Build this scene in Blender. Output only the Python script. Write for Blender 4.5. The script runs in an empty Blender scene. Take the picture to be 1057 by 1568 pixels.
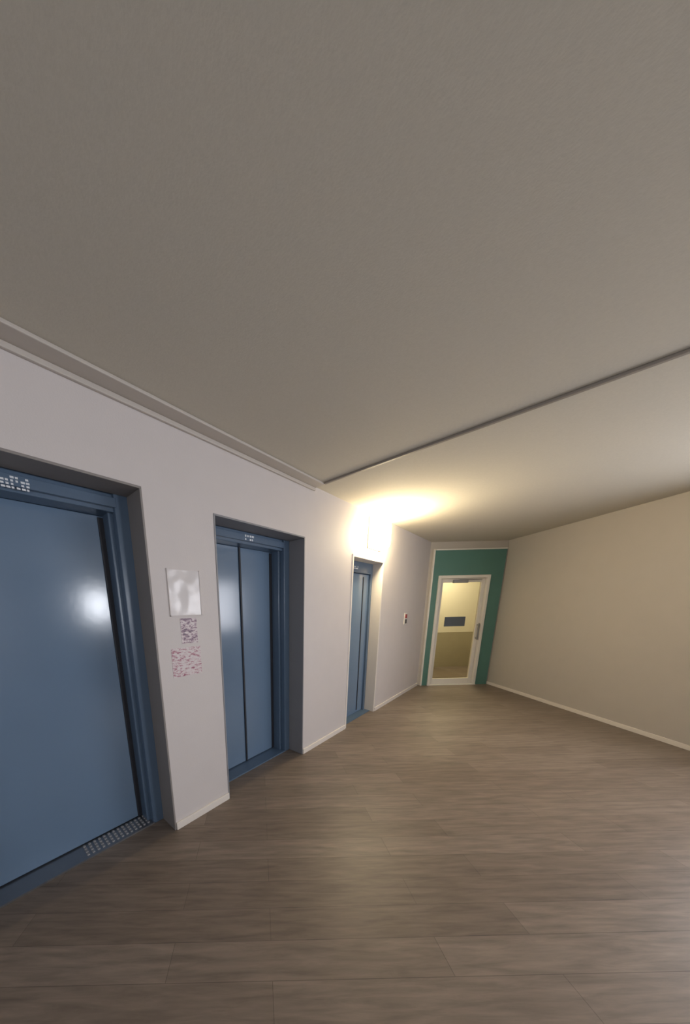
import bpy, bmesh, math, random
from mathutils import Vector, Matrix
random.seed(4)
S=bpy.context.scene
R2=math.sqrt(2)
H_EYE=1.5; D=1.667; CZ=2.54
CAM=Vector((D,0,0))
h=Vector((-1,1,0))/R2      # hall axis of the end wall / right wall
r=Vector((1,1,0))/R2
def P(F,L,z=0): return CAM+h*F+r*L+Vector((0,0,z))

# ---------------- materials
def nm(name):
    m=bpy.data.materials.new(name); m.use_nodes=True
    nt=m.node_tree; return m,nt,nt.nodes['Principled BSDF']
def mat(name,col,rough=.5,metal=0,var=.06,vscale=6,bump=0,bscale=80,spec=.5):
    m,nt,b=nm(name); N=nt.nodes.new; Lk=nt.links.new
    g=N('ShaderNodeNewGeometry')
    n=N('ShaderNodeTexNoise'); n.inputs['Scale'].default_value=vscale; n.inputs['Detail'].default_value=5
    Lk(g.outputs['Position'],n.inputs['Vector'])
    mx=N('ShaderNodeMix'); mx.data_type='RGBA'
    mx.inputs[6].default_value=(*[c*(1-var) for c in col],1)
    mx.inputs[7].default_value=(*[min(1,c*(1+var)) for c in col],1)
    Lk(n.outputs['Fac'],mx.inputs[0]); Lk(mx.outputs[2],b.inputs['Base Color'])
    b.inputs['Roughness'].default_value=rough; b.inputs['Metallic'].default_value=metal
    b.inputs['Specular IOR Level'].default_value=spec
    if bump:
        n2=N('ShaderNodeTexNoise'); n2.inputs['Scale'].default_value=bscale; n2.inputs['Detail'].default_value=3
        Lk(g.outputs['Position'],n2.inputs['Vector'])
        bp=N('ShaderNodeBump'); bp.inputs['Strength'].default_value=bump; bp.inputs['Distance'].default_value=.01
        Lk(n2.outputs['Fac'],bp.inputs['Height']); Lk(bp.outputs['Normal'],b.inputs['Normal'])
    return m
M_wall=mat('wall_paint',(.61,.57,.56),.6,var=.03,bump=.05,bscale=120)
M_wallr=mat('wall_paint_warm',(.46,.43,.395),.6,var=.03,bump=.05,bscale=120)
M_ceil=mat('ceiling_stipple',(.60,.57,.50),.9,var=.06,vscale=90,bump=.06,bscale=150,spec=.1)
M_trim=mat('trim_paint',(.52,.48,.44),.5,var=.03)
M_trimd=mat('trim_seam_dark',(.30,.27,.235),.6,var=.03)
M_base=mat('baseboard_paint',(.74,.69,.64),.4,var=.03)
M_blue=mat('blue_enamel',(.135,.205,.305),.17,var=.05,vscale=3,bump=.02,bscale=30,spec=.65)
M_blue2=mat('blue_enamel_frame',(.092,.142,.215),.28,var=.05,spec=.6)
M_grey=mat('grey_reveal',(.25,.23,.22),.5,var=.05)
M_bgrey=mat('bluegrey_reveal',(.25,.25,.265),.5,var=.05)
M_dark=mat('dark_gap',(.02,.022,.03),.6)
M_metal=mat('sill_metal',(.35,.36,.38),.35,metal=.9)
M_stud=mat('sill_stud',(.30,.30,.31),.35)
M_white=mat('white_lacquer',(.72,.70,.66),.4,var=.02)
M_green=mat('green_paint',(.08,.195,.172),.45,var=.06)
M_letter=mat('letter_white',(.75,.78,.82),.5)
M_red=mat('red_plastic',(.35,.05,.06),.4)
M_dgrey=mat('dark_plastic',(.08,.08,.09),.4)
M_sign=mat('sign_slate',(.09,.11,.14),.5)
M_cream=mat('vestibule_wall',(.76,.72,.58),.6,var=.04)
M_olive=mat('vestibule_dado',(.36,.32,.21),.5,var=.1)
def emis(name,col,st):
    m,nt,b=nm(name)
    b.inputs['Base Color'].default_value=(*col,1)
    b.inputs['Emission Color'].default_value=(*col,1); b.inputs['Emission Strength'].default_value=st
    return m
M_opal=emis('opal_glass_lit',(1,.82,.52),95)
M_opal2=emis('opal_glass_vestibule',(1,.90,.68),95)
def glass(name,col=(1,1,1),mixf=.12):
    m,nt,b=nm(name); N=nt.nodes.new; Lk=nt.links.new
    t=N('ShaderNodeBsdfTransparent'); t.inputs[0].default_value=(*col,1)
    g=N('ShaderNodeBsdfGlossy'); g.inputs['Roughness'].default_value=.08
    mx=N('ShaderNodeMixShader'); mx.inputs[0].default_value=mixf
    Lk(t.outputs[0],mx.inputs[1]); Lk(g.outputs[0],mx.inputs[2])
    Lk(mx.outputs[0],nt.nodes['Material Output'].inputs[0]); return m
M_glass=glass('door_glass',(.95,.93,.85),.05)
def pvc():
    m,nt,b=nm('clear_pocket'); b.inputs['Base Color'].default_value=(.64,.61,.61,1)
    b.inputs['Roughness'].default_value=.2
    N=nt.nodes.new; Lk=nt.links.new
    g=N('ShaderNodeNewGeometry'); n=N('ShaderNodeTexNoise'); n.inputs['Scale'].default_value=7; n.inputs['Detail'].default_value=1
    bp=N('ShaderNodeBump'); bp.inputs['Strength'].default_value=.6; bp.inputs['Distance'].default_value=.02
    Lk(g.outputs['Position'],n.inputs['Vector']); Lk(n.outputs['Fac'],bp.inputs['Height']); Lk(bp.outputs['Normal'],b.inputs['Normal'])
    return m
M_pvc=pvc()
def notice(name,scale,c1,c2,thr):
    m,nt,b=nm(name); N=nt.nodes.new; Lk=nt.links.new
    g=N('ShaderNodeNewGeometry')
    mp=N('ShaderNodeMapping'); mp.inputs['Scale'].default_value=(1,.7,1.7)
    Lk(g.outputs['Position'],mp.inputs['Vector'])
    v=N('ShaderNodeTexNoise'); v.inputs['Scale'].default_value=scale; v.inputs['Detail'].default_value=6; v.inputs['Roughness'].default_value=.75
    Lk(mp.outputs[0],v.inputs['Vector'])
    cr=N('ShaderNodeValToRGB')
    e=cr.color_ramp.elements
    e[0].position=thr-.14; e[0].color=(*c1,1)
    e[1].position=thr-.04; e[1].color=(*c2,1)
    x=cr.color_ramp.elements.new(thr+.01); x.color=(.66,.60,.61,1)
    Lk(v.outputs['Fac'],cr.inputs[0]); Lk(cr.outputs[0],b.inputs['Base Color']); b.inputs['Roughness'].default_value=.5
    return m
M_note1=notice('notice_print_dark',38,(.10,.08,.12),(.36,.24,.31),.52)
M_note2=notice('notice_print_red',42,(.26,.07,.12),(.48,.27,.32),.49)
def floor_mat():
    m,nt,b=nm('vinyl_plank'); N=nt.nodes.new; Lk=nt.links.new
    g=N('ShaderNodeNewGeometry')
    mp=N('ShaderNodeMapping'); mp.inputs['Rotation'].default_value=(0,0,-math.pi/4)
    Lk(g.outputs['Position'],mp.inputs['Vector'])
    br=N('ShaderNodeTexBrick'); br.inputs['Scale'].default_value=1
    br.inputs['Brick Width'].default_value=1.2; br.inputs['Row Height'].default_value=.15
    br.inputs['Mortar Size'].default_value=.0015; br.inputs['Mortar Smooth'].default_value=.3
    br.inputs['Color1'].default_value=(.165,.129,.102,1); br.inputs['Color2'].default_value=(.215,.172,.139,1)
    br.inputs['Mortar'].default_value=(.115,.09,.072,1); br.offset=.37
    Lk(mp.outputs[0],br.inputs['Vector'])
    mp2=N('ShaderNodeMapping'); mp2.inputs['Scale'].default_value=(1.6,16,1)
    Lk(mp.outputs[0],mp2.inputs['Vector'])
    n=N('ShaderNodeTexNoise'); n.inputs['Scale'].default_value=2.2; n.inputs['Detail'].default_value=8; n.inputs['Roughness'].default_value=.62
    n.inputs['Distortion'].default_value=.4
    Lk(mp2.outputs[0],n.inputs['Vector'])
    mr=N('ShaderNodeMapRange'); mr.inputs[1].default_value=.3; mr.inputs[2].default_value=.7
    mr.inputs[3].default_value=.72; mr.inputs[4].default_value=1.25
    Lk(n.outputs['Fac'],mr.inputs[0])
    mx=N('ShaderNodeMix'); mx.data_type='RGBA'; mx.blend_type='MULTIPLY'; mx.inputs[0].default_value=1
    Lk(br.outputs['Color'],mx.inputs[6]); Lk(mr.outputs[0],mx.inputs[7])
    Lk(mx.outputs[2],b.inputs['Base Color'])
    b.inputs['Roughness'].default_value=.44; b.inputs['Specular IOR Level'].default_value=.4
    bp=N('ShaderNodeBump'); bp.inputs['Strength'].default_value=.12; bp.inputs['Distance'].default_value=.004
    Lk(n.outputs['Fac'],bp.inputs['Height']); Lk(bp.outputs['Normal'],b.inputs['Normal'])
    return m
M_floor=floor_mat()

# ---------------- mesh helpers
EX=(Vector((0,0,0)),Vector((1,0,0)),Vector((0,1,0)))   # world frame : a=x, b=y
EF=(CAM.copy(),h,r)                                     # end-wall frame: a=F, b=L
def addbox(bm,fr,a0,a1,b0,b1,z0,z1,mi=0):
    o,A,B=fr
    vs=[bm.verts.new(o+A*a+B*b+Vector((0,0,z))) for z in (z0,z1) for a,b in ((a0,b0),(a1,b0),(a1,b1),(a0,b1))]
    for idx in ((0,3,2,1),(4,5,6,7),(0,1,5,4),(1,2,6,5),(2,3,7,6),(3,0,4,7)):
        f=bm.faces.new([vs[i] for i in idx]); f.material_index=mi
def obj(name,boxes,mats,fr=EX,bev=0,parent=None,seg=2):
    bm=bmesh.new()
    for bx in boxes: addbox(bm,fr,*bx)
    bmesh.ops.recalc_face_normals(bm,faces=bm.faces)
    me=bpy.data.meshes.new(name); bm.to_mesh(me); bm.free()
    for m in (mats if isinstance(mats,list) else [mats]): me.materials.append(m)
    o=bpy.data.objects.new(name,me); S.collection.objects.link(o)
    if bev:
        md=o.modifiers.new('bevel','BEVEL'); md.width=bev; md.segments=seg; md.limit_method='ANGLE'
    if parent: o.parent=parent
    return o
def empty(name):
    e=bpy.data.objects.new(name,None); S.collection.objects.link(e); return e
def slab(name,pts,z0,z1,m):
    bm=bmesh.new()
    lo=[bm.verts.new((p[0],p[1],z0)) for p in pts]; hi=[bm.verts.new((p[0],p[1],z1)) for p in pts]
    bm.faces.new(hi); bm.faces.new(lo[::-1]); n=len(pts)
    for i in range(n): bm.faces.new((lo[i],lo[(i+1)%n],hi[(i+1)%n],hi[i]))
    bmesh.ops.recalc_face_normals(bm,faces=bm.faces)
    me=bpy.data.meshes.new(name); bm.to_mesh(me); bm.free(); me.materials.append(m)
    o=bpy.data.objects.new(name,me); S.collection.objects.link(o); return o

# ---------------- room shell
FW=5.35; LA=FW-D*R2; LR=4.33; FB=-2.6
yA=(FW+LA)/R2
back_L=FB-D*R2
yB=(FB+back_L)/R2
VR=6.3
ring=[Vector((-.42,yB-.6,0)),Vector((-.42,yA+.15,0)),P(FW+.1,LA-.45),P(7.2,LA-.45),P(7.2,VR+.2),P(FW+.1,VR+.2),P(FW,LR+.2),P(FB-.2,LR+.2),P(FB-.2,back_L-.3)]
slab('floor',ring,-.1,0,M_floor)
slab('ceiling',ring,CZ,CZ+.1,M_ceil)
T1,T2,T3=2.15,2.11,2.065
d1=(-.30,.80); d2=(1.27,2.27); d3=(3.15,4.0)
obj('wall_left',[(-.42,0,yB-.3,d1[0],0,CZ),(-.42,0,d1[0],d1[1],T1,CZ),(-.42,0,d1[1],d2[0],0,CZ),(-.42,0,d2[0],d2[1],T2,CZ),
  (-.42,0,d2[1],d3[0],0,CZ),(-.42,0,d3[0],d3[1],T3,CZ),(-.42,0,d3[1],yA+.02,0,CZ)],M_wall)
dl,dr,dt=3.165,4.075,1.985
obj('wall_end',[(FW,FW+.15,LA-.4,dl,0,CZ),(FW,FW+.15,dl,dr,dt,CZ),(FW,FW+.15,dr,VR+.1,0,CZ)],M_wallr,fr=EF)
# right wall with window openings (the wide one added for its light), beside / behind the viewpoint
w0,w1,wz0,wz1=-1.35,-.75,1.30,2.02
u0,u1,uz0,uz1=.5,2.3,1.0,2.15
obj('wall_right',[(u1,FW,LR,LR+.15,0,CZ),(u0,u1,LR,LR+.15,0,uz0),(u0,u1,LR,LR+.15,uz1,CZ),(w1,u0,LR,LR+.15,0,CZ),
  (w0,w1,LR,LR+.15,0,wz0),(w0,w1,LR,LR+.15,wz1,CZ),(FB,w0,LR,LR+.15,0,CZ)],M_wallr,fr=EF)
v0,v1,vz0,vz1=-1.6,1.4,1.0,2.15  # added opening in the unseen back wall, lets extra light in
obj('wall_back',[(FB-.15,FB,back_L-.2,v0,0,CZ),(FB-.15,FB,v0,v1,0,vz0),(FB-.15,FB,v0,v1,vz1,CZ),(FB-.15,FB,v1,LR+.15,0,CZ)],M_wall,fr=EF)
def window(name,kind,a,b,c,d,z0,z1):
    f=.05
    if kind=='r': bx=[(a,b,c,d,z0,z0+f),(a,b,c,d,z1-f,z1),(a,a+f,c,d,z0+f,z1-f),(b-f,b,c,d,z0+f,z1-f)]
    else: bx=[(a,b,c,d,z0,z0+f),(a,b,c,d,z1-f,z1),(a,b,c,c+f,z0+f,z1-f),(a,b,d-f,d,z0+f,z1-f),(a,b,(c+d)/2-f/2,(c+d)/2+f/2,z0+f,z1-f)]
    obj(name,bx,M_white,fr=EF)
window('window_1','r',w0,w1,LR+.04,LR+.10,wz0,wz1)
window('added_window_back','b',FB-.10,FB-.04,v0,v1,vz0,vz1)  # unseen back window, added to bring in more light
window('added_window_right','r',u0,u1,LR+.04,LR+.10,uz0,uz1)  # unseen side window, added to light the left wall and mid floor
# baseboards
bt,bh=.014,.055
obj('baseboard_left',[(0,bt,a,b,0,bh) for a,b in ((yB,d1[0]),(d1[1],d2[0]),(d2[1],d3[0]),(d3[1],yA-.02))],M_base,bev=.003)
obj('baseboard_right',[(FB,FW,LR-bt,LR,0,.05)],M_base,fr=EF,bev=.003)
obj('baseboard_back',[(FB,FB+bt,back_L+.1,LR-.02,0,.07)],M_base,fr=EF,bev=.003)
# ceiling trims
ys=2.40
obj('trim_1',[(0,.105,yB+.1,ys,CZ-.016,CZ),(0,.018,yB+.1,ys,CZ-.040,CZ-.016)],M_trim,bev=.004)
obj('trim_2',[(.108,7.75-ys-.05,ys-.013,ys+.013,CZ-.014,CZ)],M_trimd,bev=.004)

# ---------------- elevator doors
def letters(name,x,y0,y1,z0,z1,rows,par,cols):
    bx=[]; rh=(z1-z0)/rows; cw=(y1-y0)/cols
    for i in range(rows):
        for j in range(cols):
            if random.random()<.12: continue
            w=cw*random.uniform(.45,.85)
            bx.append((x,x+.002,y0+j*cw,y0+j*cw+w,z0+i*rh+rh*.2,z0+i*rh+rh*.78))
    obj(name,bx,M_letter,parent=par)
def elevator(d,T,zp,split,reveal,sgn):
    e=empty('elevator_door'); y0,y1=d; xf=-.17; xp=-.31; jw=.075
    obj('casing',[(xf,.004,y1-.012,y1,0,T-.012),(xf,.004,y0,y0+.012,0,T-.012),(xf,.004,y0,y1,T-.012,T)],reveal,parent=e,bev=.002)
    j=[]
    for s,yy in ((1,y0),(-1,y1)):
        a,b=sorted((yy,yy+s*(jw+.01))); j.append((xf-.05,xf,a,b,0,T))
        a,b=sorted((yy,yy+s*(jw+.035))); j.append((xf-.14,xf-.05,a,b,0,T))
    obj('frame_jambs',j,M_blue2,parent=e,bev=.004)
    obj('header',[(xf-.14,xf-.02,y0+jw,y1-jw,zp,T),(xf-.05,xf+.004,y0+jw,y1-jw,zp+.02,T-.03)],M_blue2,parent=e,bev=.004)
    a,b=y0+jw,y1-jw
    if split:
        m=(a+b)/2
        obj('door_panel_near',[(xp-.03,xp,a,m-.004,.02,zp)],M_blue,parent=e,bev=.004)
        obj('door_panel_far',[(xp-.03,xp,m+.004,b,.02,zp)],M_blue,parent=e,bev=.004)
        obj('panel_seal',[(xp-.028,xp-.006,m-.004,m+.004,.02,zp)],M_dark,parent=e)
        obj('panel_lip',[(xp,xp+.012,m-.022,m-.006,.02,zp)],M_dark,parent=e,bev=.002)
    else:
        obj('door_panel',[(xp-.03,xp,a,b,.02,zp)],M_blue,parent=e,bev=.004)
    obj('panel_shade_strip',[(xp,xp+.008,b-.065,b-.034,.02,zp-.01)],M_dark,parent=e,bev=.002)  # dark strip painted in for the shade beside the jamb
    obj('shaft_backing',[(-.41,-.35,y0,y1,0,T)],M_dark,parent=e)
    obj('sill',[(xp-.03,xf,y0+jw,y1-jw,0,.012)],M_blue2 if split else M_metal,parent=e)
    if not split:
        g=[]
        for k in range(14):
            for q in range(4):
                yy=y1-jw-.03-k*.03; xx=xp+.012+q*.030
                g.append((xx,xx+.014,yy-.014,yy,.012,.019))
        obj('sill_grating',g,M_stud,parent=e)
    letters('floor_lettering',xf+.004,*sgn,par=e,cols=14 if not split else 4)
    return e
elevator(d1,T1,2.05,False,M_grey,(.08,.34,2.055,2.112,4))
elevator(d2,T2,2.01,True,M_bgrey,(1.70,1.80,2.03,2.08,2))
# third blue door, plain leaf in a pale reveal
e=empty('door_1')
obj('casing',[(-.15,.006,d3[1]-.03,d3[1],0,T3-.03),(-.15,.006,d3[0],d3[0]+.03,0,T3-.03),(-.15,.006,d3[0],d3[1],T3-.03,T3)],M_base,parent=e,bev=.003)
obj('frame',[(-.19,-.13,d3[0]+.03,d3[0]+.08,0,T3-.03),(-.19,-.13,d3[1]-.08,d3[1]-.03,0,T3-.03),(-.19,-.13,d3[0]+.08,d3[1]-.08,T3-.16,T3-.03)],M_blue2,parent=e,bev=.003)
obj('door_leaf',[(-.20,-.155,d3[0]+.082,d3[1]-.082,.012,T3-.165)],M_blue,parent=e,bev=.004)
obj('leaf_edge_strip',[(-.155,-.148,d3[1]-.25,d3[1]-.235,.05,T3-.2)],M_dark,parent=e)
obj('threshold',[(-.20,-.05,d3[0]+.03,d3[1]-.03,0,.010)],M_blue2,parent=e)
obj('shaft_backing',[(-.41,-.30,d3[0],d3[1],0,T3)],M_dark,parent=e)
letters('door_lettering',-.129,3.42,3.56,T3-.125,T3-.085,2,e,5)

# ---------------- glazed end door with green surround
e=empty('door_2')
obj('green_surround',[(FW-.025,FW,LA+.05,dl,0,2.40),(FW-.025,FW,dl,dr,dt,2.40),(FW-.025,FW,dr,LR-.03,0,2.40)],M_green,fr=EF,parent=e)
obj('surround_bead',[(FW-.04,FW-.025,LA+.075,LR-.03,2.40,2.42),(FW-.04,FW,LA+.045,LA+.07,.0,2.42)],M_white,fr=EF,bev=.003,parent=e)
fw=.05
obj('door_frame',[(FW-.045,FW+.08,dl,dl+fw,0,dt),(FW-.045,FW+.08,dr-fw,dr,0,dt),(FW-.045,FW+.08,dl+fw,dr-fw,dt-fw,dt)],M_white,fr=EF,parent=e,bev=.004)
a,b=dl+fw+.004,dr-fw-.004; t=dt-fw-.004; sw=.06
obj('door_leaf',[(FW,FW+.045,a,a+sw,.01,t),(FW,FW+.045,b-sw,b,.01,t),(FW,FW+.045,a+sw,b-sw,t-sw,t),(FW,FW+.045,a+sw,b-sw,.01,.12)],M_white,fr=EF,parent=e,bev=.004)
obj('glass_pane',[(FW+.018,FW+.026,a+sw,b-sw,.12,t-sw)],M_glass,fr=EF,parent=e)
obj('door_closer',[(FW-.05,FW,a+.22,a+.47,t-.075,t-.02),(FW-.06,FW-.045,a+.30,b-.10,t-.03,t-.018)],M_metal,fr=EF,parent=e,bev=.006)
obj('door_notice',[(FW+.008,FW+.018,a+.17,b-.26,1.10,1.27)],M_sign,fr=EF,parent=e)
obj('door_handle',[(FW-.05,FW-.03,b-.045,b-.02,.85,1.15),(FW-.035,FW,b-.043,b-.022,.87,.89),(FW-.035,FW,b-.043,b-.022,1.11,1.13)],M_metal,fr=EF,parent=e,bev=.004)
obj('door_sill',[(FW-.05,FW+.1,dl,dr,0,.012)],M_white,fr=EF,parent=e)
# vestibule beyond the glass
F2=7.0
obj('wall_vestibule_back',[(F2,F2+.1,LA-.3,VR+.1,0.84,CZ,0),(F2-.01,F2+.1,LA-.3,VR+.1,0,.84,1)],[M_cream,M_olive],fr=EF)
obj('wall_vestibule_left',[(FW+.15,F2,LA-.3,LA-.2,0,CZ)],M_cream,fr=EF)
obj('wall_vestibule_right',[(FW+.15,F2,VR,VR+.1,0,CZ)],M_cream,fr=EF)
obj('ceiling_lamp',[(6.1,6.4,4.0,4.3,CZ-.06,CZ-.001)],M_opal2,fr=EF,bev=.02,seg=3)

# ---------------- wall lamp above the third door
e=empty('wall_lamp')
obj('backplate',[(0,.018,3.49,3.85,2.16,2.50)],M_white,parent=e,bev=.006)
obj('opal_diffuser',[(.018,.15,3.51,3.83,2.17,2.48)],M_opal,parent=e,bev=.06,seg=6)

# ---------------- things on the wall
e=empty('notice_pocket')
obj('pocket_sheet',[(0,.004,.905,1.125,1.47,1.74)],M_pvc,parent=e)
obj('pocket_edge',[(0,.007,.90,.905,1.465,1.745),(0,.007,1.125,1.13,1.465,1.745),(0,.007,.90,1.13,1.465,1.47)],M_wall,parent=e)
obj('notice_paper',[(0,.002,.965,1.085,1.29,1.45)],M_note1)
obj('notice_paper',[(0,.002,.885,1.10,1.08,1.265)],M_note2)
e=empty('call_button_panel')
obj('plate',[(0,.012,4.90,5.00,1.20,1.38)],M_white,parent=e,bev=.003)
obj('button_up',[(.012,.02,4.915,4.985,1.30,1.36)],M_red,parent=e,bev=.003)
obj('button_down',[(.012,.02,4.915,4.985,1.215,1.28)],M_dgrey,parent=e,bev=.003)

# ---------------- light
W=bpy.data.worlds.new('sky'); S.world=W; W.use_nodes=True
bg=W.node_tree.nodes['Background']; bg.inputs[0].default_value=(.80,.88,1,1); bg.inputs[1].default_value=1.2
def area(name,loc,direction,sx,sy,power,col):
    l=bpy.data.lights.new(name,'AREA'); l.shape='RECTANGLE'; l.size=sx; l.size_y=sy; l.energy=power; l.color=col
    o=bpy.data.objects.new(name,l); S.collection.objects.link(o); o.location=loc
    o.rotation_euler=Vector(direction).to_track_quat('-Z','Y').to_euler(); return o
area('daylight_window_1',P((w0+w1)/2,LR+.16,(wz0+wz1)/2),-r,w1-w0,wz1-wz0,62,(.90,.93,1))
area('added_daylight_right',P((u0+u1)/2,LR+.16,(uz0+uz1)/2),-r,u1-u0,uz1-uz0,58,(.96,.95,1))  # area light behind the added side window, brightens wall and floor
area('added_daylight_back',P(FB-.16,(v0+v1)/2,(vz0+vz1)/2),h,v1-v0,vz1-vz0,30,(.96,.96,1))  # area light behind the added back window, lifts the room

# ---------------- camera
p=math.radians(13.2); rho=.0238
fwd=h*math.cos(p)-Vector((0,0,1))*math.sin(p)
U=h*math.sin(p)+Vector((0,0,1))*math.cos(p)
X=r*math.cos(rho)-U*math.sin(rho); Y=r*math.sin(rho)+U*math.cos(rho)
c=bpy.data.cameras.new('camera'); co=bpy.data.objects.new('camera',c); S.collection.objects.link(co)
M=Matrix((X,Y,-fwd)).transposed().to_4x4(); M.translation=Vector((D,0,H_EYE)); co.matrix_world=M
c.sensor_fit='HORIZONTAL'; c.sensor_width=36; c.lens=444/1057*36
c.shift_x=130/1057; c.shift_y=252/1057; c.clip_start=.02
S.camera=co
S.view_settings.view_transform='Standard'
S.view_settings.exposure=0
